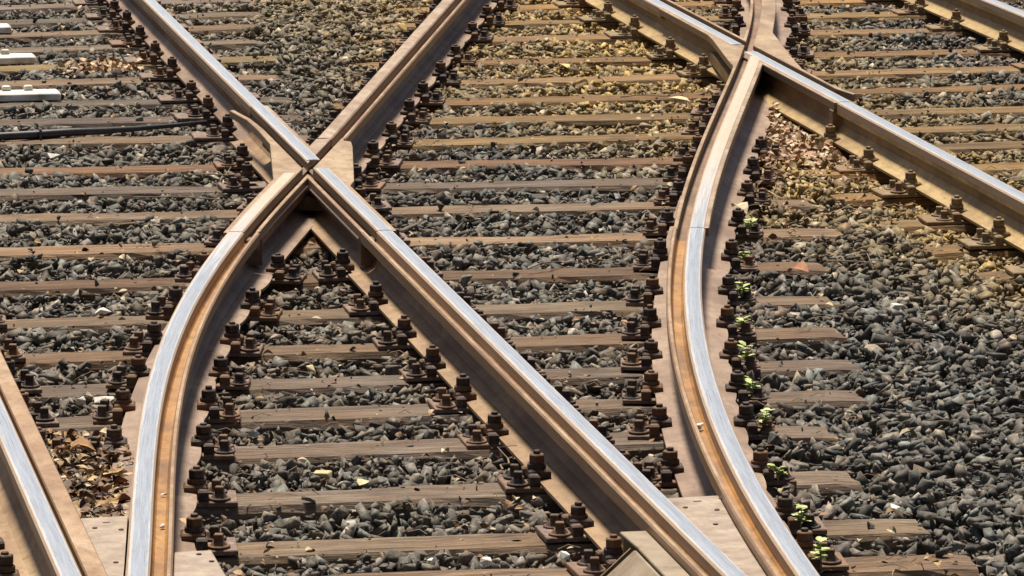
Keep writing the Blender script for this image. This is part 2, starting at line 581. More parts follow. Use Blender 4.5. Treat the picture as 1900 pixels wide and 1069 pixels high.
def sleeper(x0, y0, x1, y1, label, tint, group):
    L = math.hypot(x1 - x0, y1 - y0)
    a = math.atan2(y1 - y0, x1 - x0)
    r = random.Random(int(y0 * 1000) + int(x0 * 77))
    n = max(6, int(L / 0.07))
    vs = []
    zof = r.uniform(-0.004, 0.003)
    ph = [r.uniform(0, 6.28) for _ in range(6)]
    bite = [[0.0] * (n + 1), [0.0] * (n + 1)]
    for sd in (0, 1):
        for _ in range(int(L * 2.2)):
            c0 = r.randrange(0, n + 1)
            dpt = r.uniform(0.006, 0.024)
            for q in range(-2, 3):
                if 0 <= c0 + q <= n:
                    bite[sd][c0 + q] = max(bite[sd][c0 + q], dpt * (1 - abs(q) / 3) * r.uniform(0.6, 1.0))
    for i in range(n + 1):
        t = L * i / n
        w = WOOD_HALF + 0.005 * math.sin(2.1 * t + ph[0])
        e = 0.004
        end = 0.010 if i in (0, n) else 0.0
        sag = 0.003 * math.sin(1.3 * t + ph[1])
        chip = lambda: abs(r.gauss(0, 0.005))
        prof = [(-w, -0.135), (-w + bite[0][i] * 0.8, -0.016 - chip() - bite[0][i] * 0.8), (-w + 0.009 + chip() + bite[0][i], -0.003 - bite[0][i] * 0.2), (-w * 0.45, sag - 0.002 + r.uniform(-.002, .002)), (0.01, sag - 0.003 + r.uniform(-.002, .002)),
                (w * 0.5, sag + r.uniform(-.002, .002)), (w - 0.010 - chip() - bite[1][i], -0.003 - bite[1][i] * 0.2), (w - bite[1][i] * 0.8, -0.016 - chip() - bite[1][i] * 0.8), (w, -0.135)]
        tt = t + (r.uniform(-0.012, 0.012) if 0 < i < n else 0)
        for k, (u, z) in enumerate(prof):
            vs.append((tt + (r.uniform(-0.006, 0.006) if i in (0, n) else 0), u, z + (-end if 0 < k < 8 and end else 0) * 0.5 + zof * (k not in (0, 8))))
    m = 9
    fs = [tuple(range(m)), tuple(reversed(range(n * m, (n + 1) * m)))]
    for i in range(n):
        for j in range(m):
            k = (j + 1) % m
            fs.append((i * m + k, i * m + j, (i + 1) * m + j, (i + 1) * m + k))
    b = MB().add(vs, fs)
    me = b.mesh("wooden_sleeper", M_WOOD)
    at = me.color_attributes.new("tint", 'FLOAT_COLOR', 'POINT')
    v = r.uniform(0.66, 1.14)
    mv = r.choice(((1, 1, 1), (0.96, 0.93, 1.04), (1.08, 0.96, 0.84), (0.95, 0.97, 0.98)))
    tint = tuple(a_ * b_ for a_, b_ in zip(tint, mv))
    at.data.foreach_set("color", [c for _ in me.vertices for c in (tint[0] * v, tint[1] * v, tint[2] * v, 1.0)])
    o = link("wooden_sleeper", me, None, (x0, y0, 0), a)
    SLEEPERS.append((x0, y0, x1, y1))
    return tag(o, label, "sleeper", group)


G_SL = "wooden sleepers lying in the gravel"
for i, (y, s, xr, tint) in enumerate(MAIN):
    look = {0: "brown", 1: "warm brown", 7: "light brown", 8: "orange-stained", 12: "orange-brown", 2: "greyish brown"}.get(i, "weathered brown")
    where = ("cut off by the bottom edge of the photo" if i == 0 else
             "%s whole one from the bottom, under both curves" % ORD[i])
    if i == 1:
        where = "lowest whole one, under both curved rails"
    x0 = 0.35
    sleeper(x0, y + s * (x0 - 2), xr, y + s * (xr - 2), "long %s wooden sleeper, %s" % (look, where), tint, G_SL)
for i, (y, s, xr) in enumerate(LEFT):
    look = ["dark", "purplish brown", "brown", "grey-brown", "mossy yellowish", "light brown", "grey", "grey"][i] if i < 8 else "grey"
    lab = "%s wooden sleeper under the far left straight rail, %s above the left crossing" % (look, ORD[i + 1])
    tint = {4: (1.1, 1.08, 0.7), 1: (0.9, 0.78, 0.80)}.get(i, (0.92, 0.88, 0.84))
    sleeper(0.6, y + s * (0.6 - 2), xr, y + s * (xr - 2), lab, tint, G_SL)
for i, (xa, ya, xb, yb) in enumerate(MID):
    lab = "dusty wooden sleeper between the two crossings, %s above the orange-brown one" % ORD[i + 1]
    sleeper(xa, ya, xb, yb, lab, (1.25, 0.98, 0.50), G_SL)
for i, (xa, ya) in enumerate(RIGHT):
    lab = "ochre-dusted sleeper under the right straight rail, end in the gravel, %s counting upward" % ORD[i + 1]
    sleeper(xa, ya, 8.2, ya + 0.06, lab, (1.28, 0.98, 0.46), G_SL)

# ------------------------------------------------------------------ rails
HW = 0.028             # half width of the running head
G0, G1, LW = 0.028, 0.064, 0.079     # groove and lip
ZC = ZT - 0.031        # underside of the cast crossing tops
ZB = 0.016             # underside of the foot


def rail_parts(root, f, y0, y1, side=0, foot=0.09, dz=0.0, head_mat=M_HEAD, body=M_BODY, footmat=None, wavy=None, lip=(G0, G1, LW), lip_z=0.0,
               only_lower=False, head_w=HW, groove_mat=None, lip_mat=None):
    """side: +1 groove and lip on the +x side, -1 on the -x side, 0 plain rail"""
    P = path_of(f, y0, y1)
    s = side if side else 1
    c = 0.010 * side
    if not only_lower:
        hw = head_w
        o = MB().sweep([(-hw, ZT - 0.030), (-hw, ZT - 0.006), (-hw + 0.005, ZT - 0.001), (0, ZT + 0.0006), (hw - 0.005, ZT - 0.001), (hw, ZT - 0.006), (hw, ZT - 0.030)], P).track(P, (-1.6, -1.1, -0.85, 0, 0.85, 1.1, 1.6))
        h = o.build("running_surface", head_mat, root)
        if side:
            g0, g1, lw = lip
            pr = [(-hw * s, ZT - 0.0305), (-hw * s, ZT - 0.040), ((c - 0.012 * s), ZT - 0.064), ((c + 0.012 * s), ZT - 0.068), (lw * s, ZT - 0.037),
                  (lw * s, ZT - 0.0325), (g1 * s, ZT - 0.0325), (g1 * s, ZT - 0.044), (g0 * s, ZT - 0.044), (g0 * s, ZT - 0.0305)]
            MB().sweep(pr, P).build("rail_head", body, root)
            MB().sweep([(g0 * s, ZT - 0.044), (g1 * s, ZT - 0.044), (g1 * s, ZT - 0.036), ((g1 - 0.007) * s, ZT - 0.0425), ((g0 + 0.007) * s, ZT - 0.0425), (g0 * s, ZT - 0.036)], P).build("groove_floor", groove_mat or M_GROOVE, root)
            q = lip_z
            MB().sweep([(g1 * s, ZT - 0.0322), (g1 * s, ZT - 0.006 + q), ((g1 + 0.003) * s, ZT - 0.001 + q), ((lw - 0.004) * s, ZT - 0.001 + q), (lw * s, ZT - 0.006 + q), (lw * s, ZT - 0.0322)], P).build("guard_lip", lip_mat or M_LIP, root)
        else:
            pr = [(-hw, ZT - 0.0305), (-hw, ZT - 0.046), (-0.010, ZT - 0.056), (0.010, ZT - 0.056), (hw, ZT - 0.046), (hw, ZT - 0.0305)]
            MB().sweep(pr, P).build("rail_head", body, root)
    wt = ZC if only_lower else ZT - (0.064 if side else 0.051)
    wh = 0.013 if only_lower else 0.008
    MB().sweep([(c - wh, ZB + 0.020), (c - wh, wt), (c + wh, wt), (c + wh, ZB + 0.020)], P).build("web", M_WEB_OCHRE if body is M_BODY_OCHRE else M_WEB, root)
    zt = ZB + dz

    def fp(i, x, y):
        w0 = w1 = foot
        if wavy:
            wv = 0.013 * (abs(math.sin(math.pi * (y - wavy[1]) / 0.30)) ** 0.5)
            if wavy[0] > 0:
                w1 = foot - 0.006 + wv
            else:
                w0 = foot - 0.006 + wv
        return [(c - w0, zt), (c - w0, zt + 0.009), (c - 0.052, zt + 0.017), (c - 0.026, zt + 0.031), (c - 0.0095, zt + 0.056), (c + 0.0095, zt + 0.056), (c + 0.026, zt + 0.031), (c + 0.052, zt + 0.017), (c + w1, zt + 0.009), (c + w1, zt)]
    PF = path_of(f, y0, y1, 0.03 if wavy else 0.15)
    MB().sweep(fp, PF).build("rail_foot", footmat or body, root)


YS = 9.6
t = thing("straight_rail", "grooved rail with bright bluish head and wide tan guard strip in the bottom left corner", "rail")
rail_parts(t, fR0, YS, 31, side=1, lip=(0.030, 0.038, 0.088), foot=0.112, lip_z=-0.004)
t = thing("straight_rail", "long shiny grooved rail running from the left crossing down to the bottom right", "rail")
rail_parts(t, fR1, YS, 16.14, side=-1, foot=0.112, groove_mat=M_BODY)
t = thing("straight_rail", "shiny plain rail leading from the top left edge down to the left crossing", "rail")
rail_parts(t, fR1, 19.24, 31, side=0, foot=0.066, footmat=M_BODY_PINK)
t = thing("straight_rail", "shiny rail with ochre side running from the right crossing to the right edge", "rail")
rail_parts(t, fR2, YS, 18.92, side=0, foot=0.076, dz=0.005, body=M_BODY_OCHRE, head_w=0.031)
t = thing("straight_rail", "short length of shiny rail above the right crossing, leaving the top edge", "rail")
rail_parts(t, fR2, 22.15, 31, side=0, foot=0.076, dz=0.005, body=M_BODY_OCHRE, head_w=0.031)
t = thing("straight_rail", "shiny rail crossing the top right corner of the photo", "rail")
rail_parts(t, fR3, YS, 31, side=0, foot=0.076, dz=0.005, body=M_BODY_OCHRE, head_w=0.031)
t = thing("curved_rail", "curved grooved rail with orange rusty groove from the left crossing to the bottom left", "rail")
rail_parts(t, f1, 10.5, 16.2, side=1, foot=0.112, dz=0.003, head_mat=M_HEAD_C1, footmat=M_BODY_PINK, wavy=(1, 12.3))
t = thing("curved_rail", "brown grooved rail without shine rising from the left crossing to the top edge", "rail")
rail_parts(t, f1, 18.3, 31, side=1, foot=0.112, dz=0.003, head_mat=M_HEAD_WORN, footmat=M_BODY_PINK, wavy=(1, 12.3), groove_mat=M_GROOVE_BROWN)
t = thing("curved_rail", "curved grooved rail with bright head sweeping from the right crossing to the bottom right", "rail")
rail_parts(t, f2, 10.2, 16.01, side=-1, foot=0.112, dz=0.003, head_mat=M_HEAD_C2, footmat=M_BODY_PINK, wavy=(1, 12.3))
t = thing("curved_rail", "rusty pale grooved rail leaving the top edge above the right crossing", "rail")
rail_parts(t, f2, 23.02, 31, side=-1, foot=0.112, dz=0.003, head_mat=M_HEAD_WORN, footmat=M_BODY_PINK)

# ------------------------------------------------------------------ crossings


def solve(f, off, x):
    """y where f(y) + off == x"""
    lo, hi = 14.0, 24.0
    for _ in range(50):
        m = (lo + hi) / 2
        if f(m) + off < x:
            lo = m
        else:
            hi = m
    return (lo + hi) / 2


def edge(f, off, y0, y1, n=14):
    return [(f(y0 + (y1 - y0) * i / n) + off, y0 + (y1 - y0) * i / n) for i in range(n + 1)]




def casting(root, name, pts, mat, z1=ZT - 0.0015):
    o = MB().poly(pts, ZC, z1).build(name, mat, root)
    return bevel(o, 0.0035, 2)


def strip(root, name, pts_l, pts_r, mat, z0, z1):
    o = MB().poly(pts_l + pts_r[::-1], z0, z1).build(name, mat, root)
    return bevel(o, 0.003, 1)


def head_band(root, f, y0, y1, hw=0.026, mat=M_HEAD, z=ZT):
    P = path_of(f, y0, y1, 0.12)
    o = MB().sweep([(-hw, z - 0.003), (-hw + 0.003, z + 0.0006), (0, z + 0.0022), (hw - 0.003, z + 0.0006), (hw, z - 0.003)], P).track(P, (-1.0, -0.88, 0, 0.88, 1.0))
    o.build("running_surface", mat, root)


def groove_sweep(root, f, y0, y1, s):
    P = path_of(f, y0, y1, 0.10)
    MB().sweep([((G0 - 0.008) * s, ZT - 0.062), ((G0 - 0.008) * s, ZT - 0.043), ((G1 + 0.008) * s, ZT - 0.043), ((G1 + 0.008) * s, ZT - 0.062)], P).build("groove_floor", M_GROOVE_BROWN, root)


xr = X_R1
gl, gr = xr - G1, xr - G0           # groove of the straight rail (left of its head)
t = thing("rail_crossing", "left cast crossing where the brown curved rail crosses the shiny straight rail", "rail crossing")
# nose (upper V)
y_tip = solve(f1, G0, gr)
y_v = solve(f1, -HW - 0.001, xr + 0.041)
nose = [(gr, y_tip), (gr, 19.235), (xr + 0.041, 19.235), (xr + 0.041, y_v)] + edge(f1, -HW - 0.001, y_v, 18.295, 6)[1:] + edge(f1, G0, 18.295, y_tip, 8)[:-1]
casting(t, "crossing_nose", nose, M_HEAD_WORN)
head_band(t, fR1, y_tip + 0.06, 19.23, 0.027)
# left wing with its flared tip
y_a = solve(f1, G0, gl)
wing = [(gl, y_a)] + edge(f1, G0, y_a, 16.205)[1:] + edge(f1, -0.041, 16.205, 17.34, 8) + [(xr - 0.094, 18.20), (xr - 0.088, 18.55), (xr - 0.092, 18.85), (xr - 0.122, 19.12), (xr - 0.104, 19.14), (xr - 0.074, 18.88), (gl, 18.60)]
casting(t, "wing_rail", wing, M_WING)
# right wing
y_c = solve(f1, G1, gr)
wing2 = [(gr, y_c)] + edge(f1, G1, y_c, 18.295, 6)[1:] + edge(f1, LW, 18.295, 18.24, 1) + [(2.770, 18.20), (2.757, 18.08), (2.635, 17.25), (xr + 0.040, 17.14), (xr + 0.040, 16.145), (gr, 16.145)]
casting(t, "wing_rail", wing2, M_WING)
head_band(t, fR1, 16.14, y_c - 0.02, 0.026)
# lower inverted V made of the two guard lips
y_d = solve(f1, G1, gl)
y_e = solve(f1, LW, xr - LW)
vee = [(gl, y_d), (gl, 16.145), (xr - LW, 16.145), (xr - LW, y_e)] + edge(f1, LW, y_e, 16.205)[1:] + edge(f1, G1, 16.205, y_d)[:-1]
casting(t, "guard_lip", vee, M_LIP)
# groove floors
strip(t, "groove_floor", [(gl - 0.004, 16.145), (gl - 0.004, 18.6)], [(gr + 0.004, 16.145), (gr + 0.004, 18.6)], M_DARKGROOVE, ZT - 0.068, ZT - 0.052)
groove_sweep(t, f1, 16.205, 18.295, 1)
head_band(t, f1, 16.2, y_a - 0.12, 0.024, M_HEAD_C1)
rail_parts(t, fR1, 16.141, 19.239, side=-1, foot=0.094, only_lower=True)
rail_parts(t, f1, 16.201, 18.299, side=1, foot=0.112, dz=0.003, only_lower=True, footmat=M_BODY_PINK)
b = MB()
for (x0, x1, y0, y1) in ((2.40, 2.70, 17.45, 18.15),):
    b.poly([(2.40, 17.36), (2.62, 17.28), (2.72, 18.05), (2.49, 18.22)], 0.05, ZC - 0.040)
b.build("crossing_block", M_BODY, t)
for (ex, ey) in ((X_R1 - 0.012, 16.20), (f1(16.26) + 0.012, 16.26)):
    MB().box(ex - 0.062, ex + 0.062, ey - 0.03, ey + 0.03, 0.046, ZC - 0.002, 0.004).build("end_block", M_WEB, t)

xr = X_R2
gl, gr = xr + G0, xr + G1
t = thing("rail_crossing", "cast crossing near the top edge where the pale curved rail crosses a shiny one", "rail crossing")
a1 = solve(f2, -G1, gl)
v = solve(f2, -LW, 4.63)
p1 = [(gl, a1), (gl, 22.145), (xr - 0.040, 22.145), (xr - 0.041, 21.15), (4.742, 20.98), (4.655, 20.32), (f2(20.1) - LW - 0.002, 20.1)] + edge(f2, -LW, 20.0, 16.015)[0:] + edge(f2, -G1, 16.015, a1)[:-1]
casting(t, "wing_rail", p1, M_WING)
head_band(t, fR2, a1 + 0.02, 22.15, 0.026)
a2 = solve(f2, -G1, gr)
b2 = solve(f2, -LW, xr + LW)
p2 = [(gr, a2), (gr, 22.9), (xr + LW, 22.9), (xr + LW, b2)] + edge(f2, -LW, b2, 23.015, 8)[1:] + edge(f2, -G1, 23.015, a2)[:-1]
casting(t, "guard_lip", p2, M_LIP)
a3 = solve(f2, -G0, gr)
p3 = [(gr, a3)] + edge(f2, -G0, a3, 23.015)[1:] + edge(f2, 0.040, 23.015, 21.45, 6) + [(5.052, 21.18), (4.935, 20.36), (xr + LW + 0.004, 19.95), (xr + LW, 19.5), (xr + LW + 0.010, 19.25), (xr + 0.108, 19.17), (xr + 0.092, 19.15), (gr + 0.002, 19.33)]
casting(t, "wing_rail", p3, M_WING)
a4 = solve(f2, -G0, gl)
v4 = solve(f2, 0.041, xr - 0.041)
p4 = [(gl, a4), (gl, 18.925), (xr - 0.041, 18.925), (xr - 0.041, v4)] + edge(f2, 0.041, v4, 16.015)[1:] + edge(f2, -G0, 16.015, a4)[:-1]
casting(t, "crossing_nose", p4, M_HEAD_WORN)
head_band(t, fR2, 18.92, a4 - 0.10, 0.028)
head_band(t, f2, 16.01, a4 - 0.25, 0.025, M_HEAD_C2)
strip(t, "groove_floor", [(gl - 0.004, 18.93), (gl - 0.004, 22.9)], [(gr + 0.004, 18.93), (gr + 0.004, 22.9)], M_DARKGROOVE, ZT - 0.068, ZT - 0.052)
groove_sweep(t, f2, 16.015, 23.015, -1)
rail_parts(t, fR2, 18.921, 22.149, side=0, foot=0.076, dz=0.005, only_lower=True, body=M_BODY_OCHRE)
rail_parts(t, f2, 16.011, 23.019, side=-1, foot=0.112, dz=0.003, only_lower=True, footmat=M_BODY_PINK, wavy=(1, 12.3))
MB().poly([(4.66, 20.30), (4.90, 20.25), (5.03, 21.20), (4.76, 21.1)], 0.05, ZC - 0.040).build("crossing_block", M_BODY_OCHRE, t)
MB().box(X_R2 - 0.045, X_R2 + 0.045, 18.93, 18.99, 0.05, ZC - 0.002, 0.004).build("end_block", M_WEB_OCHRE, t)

# ------------------------------------------------------------------ rail fastenings


def meshes(im, pm, screw_mat_r, screw_mat_l):
    d = {}
    d["plate"] = MB().box(-0.205, 0.205, -0.075, 0.075, 0.001, 0.015, 0.003).mesh("baseplate", pm)
    for s in (-1, 1):
        x = 0.106 * s
        lo, hi = sorted((x + 0.001 * s, x + 0.029 * s))
        d["rib", s, 0] = MB().box(lo, hi, -0.073, -0.040, 0.0155, 0.046, 0.005).mesh("rib", im)
        d["rib", s, 1] = MB().box(lo, hi, 0.040, 0.073, 0.0155, 0.046, 0.005).mesh("rib", im)
        lo, hi = sorted((x - 0.034 * s, x + 0.024 * s))
        d["clamp", s] = MB().box(lo, hi, -0.032, 0.032, 0.030, 0.052, 0.005).mesh("clamp", im)
        d["washer", s] = MB().prism(x, 0, 0.025, 0.052, 0.068, 12, 0.004).mesh("washer", im)
        d["nut", s] = MB().prism(x, 0, 0.0215, 0.068, 0.092, 6, 0.003, 0.3).mesh("nut", im)
        d["bolt", s] = MB().prism(x, 0, 0.0095, 0.016, 0.102, 8, 0.002).mesh("bolt", im)
        for k, yy in ((0, -0.044), (1, 0.044)):
            xx = (0.163 if k == 0 else 0.158) * s
            d["screw", s, k] = (MB().prism(xx, yy, 0.029, 0.015, 0.021, 14, 0.002).prism(xx, yy, 0.022, 0.021, 0.036, 12, 0.004, 0, 0.015)
                                .prism(xx, yy, 0.0155, 0.036, 0.052, 4, 0.002, 0.55)).mesh("coach_screw", screw_mat_r if s > 0 else screw_mat_l)
    return d


MESH_IRON = meshes(M_IRON, M_PLATE, M_IRON, M_IRON)
MESH_GREEN = meshes(M_IRON, M_PLATE, M_LICHEN, M_IRON)
MESH_OCHRE = meshes(M_IRON_OCHRE, M_IRON_OCHRE, M_IRON_OCHRE, M_IRON_OCHRE)


def fastening(x, y, rz, sides, md, label, group, green=False, gap=0.0):
    r = random.Random(int(x * 913) + int(y * 517))
    t = thing("rail_fastening", label, "rail fastening", (x, y, 0.0), rz, group)
    t.scale = (1, 1, r.uniform(0.84, 0.97))
    t.rotation_euler = (r.gauss(0, 0.008), r.gauss(0, 0.008), rz + r.gauss(0, 0.02))
    if len(sides) == 2:
        link("baseplate", md["plate"], t)
    else:
        s = sides[0]
        p = link("baseplate", md["plate"], t, (0.10 * s + gap * s, 0, 0))
        p.scale = (0.52, 1, 1)
    for s in sides:
        off = (gap * s + r.uniform(-.004, .004), r.uniform(-.006, .006), 0)
        link("rib", md["rib", s, 0], t, off)
        link("rib", md["rib", s, 1], t, off)
        link("clamp", md["clamp", s], t, off)
        bo = link("bolt", md["bolt", s], t, (off[0], off[1], r.uniform(-0.006, 0.004)))
        link("nut", md["nut", s], bo, (0, 0, r.uniform(-.002, .003)))
        link("washer", md["washer", s], bo)
        for k in (0, 1):
            c = link("coach_screw", md["screw", s, k], t, (off[0], r.uniform(-.004, .004), r.uniform(-.001, .003)))
            if green and s > 0:
                c["label"] = "coach screw with a pale yellow-green coating"
    return t


def sleeper_y(sl, x):
    x0, y0, x1, y1 = sl
    return y0 + (y1 - y0) * (x - x0) / (x1 - x0)


def meet(f, sl):
    x0, y0, x1, y1 = sl
    y = y0
    for _ in range(12):
        y = sleeper_y(sl, f(y))
    x = f(y)
    return (x, y) if x0 + 0.06 < x < x1 - 0.06 else None


RAILF = {"C1": (f1, 0.010, "left curved rail"), "C2": (f2, -0.010, "right curved rail"), "R0": (fR0, 0.010, "rail in the bottom left corner"),
         "R1": (fR1, -0.010, "long shiny straight rail"), "R2": (fR2, 0.0, "straight rail at the right"), "R3": (fR3, 0.0, "rail in the top right corner")}
others = {k: [v[0] for kk, v in RAILF.items() if kk != k] for k in RAILF}
FAST = []
for key, (f, c, desc) in RAILF.items():
    hits = sorted([p for p in (meet(f, s) for s in SLEEPERS) if p], key=lambda p: p[1])
    n = 0
    for (x, y) in hits:
        if key == "R0" and y > 16.5:
            continue
        if y < 11.7 and key in ("C2",):
            continue
        if y > 25.6:
            continue
        if key == "C2" and y < 12.1 and False:
            continue
        sl = (f(y + 0.02) - f(y - 0.02)) / 0.04
        rz = -math.atan(sl)
        gap = 0.014 if key in ("C1", "C2") else (-0.026 if key in ("R2", "R3") else 0.008 if y < 19 else -0.034)
        sides = []
        for s in (-1, 1):
            reach = 0.23
            bad = False
            for g_ in others[key]:
                dx = (g_(y) - x) * s
                if 0 < dx < 0.36:
                    bad = True
            if not bad:
                sides.append(s)
        if key == "R1" and 17.0 < y < 18.6:
            gap = 0.06 if y > 17.6 else 0.03
            sides = [s for s in sides]
        if not sides:
            continue
        n += 1
        md = MESH_IRON
        green = False
        if key in ("R2", "R3"):
            md = MESH_OCHRE
        elif key == "C2" and y < 17.8:
            md = MESH_IRON
        elif key == "C1" and y > 24.4:
            md = MESH_OCHRE
        lab = "rusty bolted rail fastening on the %s, %s from the bottom" % (desc, ORD[n])
        if green:
            lab = "rusty fastening with pale green screws on the %s, %s from the bottom" % (desc, ORD[n])
        if md is MESH_OCHRE:
            lab = "ochre-dusted bolted fastening on the %s, %s from the bottom" % (desc, ORD[n])
        fastening(x + c, y, rz, sides, md, lab, "rail fastenings on the %s" % desc, green, gap)
        FAST.append((x, y))

# ------------------------------------------------------------------ steel cover plates at the bottom


def cover(pts, label, z1=0.142, z0=0.120, skirt=True, rim=True):
    t = thing("cover_plate", label, "cover plate", (0, 0, 0))
    o = MB().poly(pts, z0, z1).build("plate", M_COVER, t)
    bevel(o, 0.003, 2)
    return t


yA = lambda x: 12.045 + 0.0 * x
r0e, c1l = X_R0 + 0.0895, None
left = [(X_R0 + 0.0905, 10.6), (X_R0 + 0.0905, 12.05)]
right = [(f1(y) - 0.031, y) for y in (12.06, 11.8, 11.5, 11.2, 11.0)] + [(f1(11.0) - 0.031, 10.6)]
t = cover(left + right, "flat pinkish embossed steel cover plate between the two rails at the bottom left")
MB().box(1.215, 1.232, 11.985, 11.992, 0.1422, 0.1432).build("lifting_slot", M_IRON, t)
MB().box(1.17, 1.262, 12.00, 12.012, 0.02, 0.1195).build("skirt", M_BODY, t)
pts = [(f1(y) + LW + 0.003, y) for y in (10.6, 11.0, 11.35, 11.64)] + [(1.435, 11.645), (1.435, 10.6)]
t = cover(pts, "small pale steel cover plate right of the left curved rail at the bottom edge")
MB().box(1.345, 1.425, 11.61, 11.62, 0.02, 0.1195).build("skirt", M_BODY, t)
pts = [(X_R1 + 0.031, 10.9), (X_R1 + 0.031, 12.02), (f2(12.03) - LW - 0.003, 12.03)] + [(f2(y) - LW - 0.003, y) for y in (11.7, 11.4, 11.1, 10.9)]
pts = [p for p in pts if p[0] > X_R1 + 0.030]
t = cover(pts, "wedge-shaped embossed steel cover between two converging rails at the bottom right")
MB().box(2.665, 2.685, 11.965, 11.972, 0.1422, 0.1432).build("lifting_slot", M_IRON, t)
MB().box(2.61, 2.72, 11.99, 12.0, 0.02, 0.1195).build("skirt", M_BODY, t)
for i, (sx, sy) in enumerate(((1.19, 11.93), (1.25, 11.90), (1.20, 11.55), (1.40, 11.60), (1.42, 11.52), (2.63, 11.90), (2.74, 11.99), (2.66, 11.70), (2.70, 11.86))):
    root = [o for o in bpy.data.objects if o.name.startswith("cover_plate")]
    root.sort(key=lambda o: o.name)
    MB().prism(sx, sy, 0.0065, 0.1422, 0.1450, 8, 0.001).build("cover_screw", M_IRON, root[0 if sx < 1.3 else 1 if sx < 2 else 2])
# box cover left of the straight rail
t = thing("cover_box", "folded tan steel cover box with triangular end against the straight rail at the bottom", "cover box")
xo = X_R1 - LW - 0.003
o = MB().poly([(xo, 11.665), (xo, 10.4), (2.425, 10.4), (2.425, 11.50), (2.418, 11.665)], 0.134, 0.142).build("top_panel", M_TANPAINT, t)
bevel(o, 0.002, 1)
MB().poly([(xo, 11.655), (xo, 11.650), (2.424, 11.650), (2.424, 11.655)], 0.02, 0.1335).build("end_panel", M_TANPAINT, t)
MB().add([(2.4235, 11.50, 0.132), (2.4235, 10.4, 0.132), (2.31, 10.4, 0.03), (2.31, 11.50, 0.03), (2.4175, 11.50, 0.132), (2.4175, 10.4, 0.132), (2.304, 10.4, 0.03), (2.304, 11.50, 0.03)],
         [(0, 1, 2, 3), (7, 6, 5, 4), (0, 3, 7, 4), (1, 5, 6, 2), (0, 4, 5, 1), (3, 2, 6, 7)]).build("sloping_side", M_TANPAINT, t)
MB().add([(2.4165, 11.53, 0.131), (2.29, 11.53, 0.016), (2.4165, 11.53, 0.016), (2.4165, 11.536, 0.131), (2.29, 11.536, 0.016), (2.4165, 11.536, 0.016)],
         [(0, 1, 2), (5, 4, 3), (0, 3, 4, 1), (1, 4, 5, 2), (2, 5, 3, 0)]).build("gusset_plate", M_BODY, t)

# ------------------------------------------------------------------ ballast


def hull_variant(rnd, n=15):
    bm = bmesh.new()
    ax = (1.0, rnd.uniform(0.50, 0.92), rnd.uniform(0.26, 0.55))
    for _ in range(n):
        v = Vector((rnd.gauss(0, 1), rnd.gauss(0, 1), rnd.gauss(0, 1))).normalized() * rnd.uniform(0.82, 1.08)
        q = [math.copysign(abs(k) ** 0.45, k) for k in v]
        bm.verts.new((q[0] * ax[0], q[1] * ax[1], q[2] * ax[2]))
    r = bmesh.ops.convex_hull(bm, input=bm.verts)
    dead = {e for e in list(r["geom_interior"]) + list(r["geom_unused"]) if isinstance(e, bmesh.types.BMVert)}
    bmesh.ops.delete(bm, geom=list(dead), context='VERTS')
    bmesh.ops.triangulate(bm, faces=bm.faces)
    bmesh.ops.recalc_face_normals(bm, faces=bm.faces)
    bm.verts.index_update()
    V = np.array([v.co[:] for v in bm.verts], dtype=np.float32)
    F = np.array([[v.index for v in f.verts] for f in bm.faces], dtype=np.int32)
    bm.free()
    return V, F


rv = random.Random(5)
VARS = [hull_variant(rv, rv.choice((8, 9, 9, 10, 11))) for _ in range(40)]


def rand_rot(n, flat=1.0):
    q = rng.normal(size=(n, 4))
    q[:, 1:3] *= flat
    q /= np.linalg.norm(q, axis=1, keepdims=True)
    w, x, y, z = q.T
    R = np.empty((n, 3, 3))
    R[:, 0, 0] = 1 - 2 * (y * y + z * z); R[:, 0, 1] = 2 * (x * y - z * w); R[:, 0, 2] = 2 * (x * z + y * w)
    R[:, 1, 0] = 2 * (x * y + z * w); R[:, 1, 1] = 1 - 2 * (x * x + z * z); R[:, 1, 2] = 2 * (y * z - x * w)
    R[:, 2, 0] = 2 * (x * z - y * w); R[:, 2, 1] = 2 * (y * z + x * w); R[:, 2, 2] = 1 - 2 * (x * x + y * y)
    return R


def big_mesh(name, V, F, C, mat):
    me = bpy.data.meshes.new(name)
    me.vertices.add(len(V))
    me.vertices.foreach_set("co", V.astype(np.float32).ravel())
    me.loops.add(len(F) * 3)
    me.loops.foreach_set("vertex_index", F.astype(np.int32).ravel())
    me.polygons.add(len(F))
    me.polygons.foreach_set("loop_start", np.arange(0, len(F) * 3, 3, dtype=np.int32))
    me.polygons.foreach_set("loop_total", np.full(len(F), 3, dtype=np.int32))
    at = me.color_attributes.new("tint", 'FLOAT_COLOR', 'POINT')
    at.data.foreach_set("color", C.astype(np.float32).ravel())
    me.materials.append(mat)
    me.update(calc_edges=True)
    return me


def xl(y): return 0.974 + (y - 12.08) * (2.019 - 0.974) / (24.451 - 12.08)
def xr_(y): return 3.41 + (y - 11.63) * (6.857 - 3.41) / (23.557 - 11.63)


def in_sleeper(x, y, pad):
    m = np.zeros(len(x), bool)
    for (x0, y0, x1, y1) in SLEEPERS:
        yy = y0 + (y1 - y0) * (x - x0) / (x1 - x0)
        m |= (x > x0 - pad) & (x < x1 + pad) & (np.abs(y - yy) < WOOD_HALF + pad)
    return m


def vec(f, y):
    yy = np.linspace(8, 32, 400)
    return np.interp(y, yy, [f(q) for q in yy])


def near_rail(x, y):
    d = np.full(len(x), 9.0)
    for k in RAILF:
        d = np.minimum(d, np.abs(x - vec(RAILF[k][0], y)))
    return d


def bumpf(x, y):
    return (0.010 * np.sin(5.1 * x + 2.2 * y) * np.sin(3.7 * y - 1.3 * x) + 0.007 * np.sin(11.3 * x + 1.0) * np.sin(9.1 * y + 2))


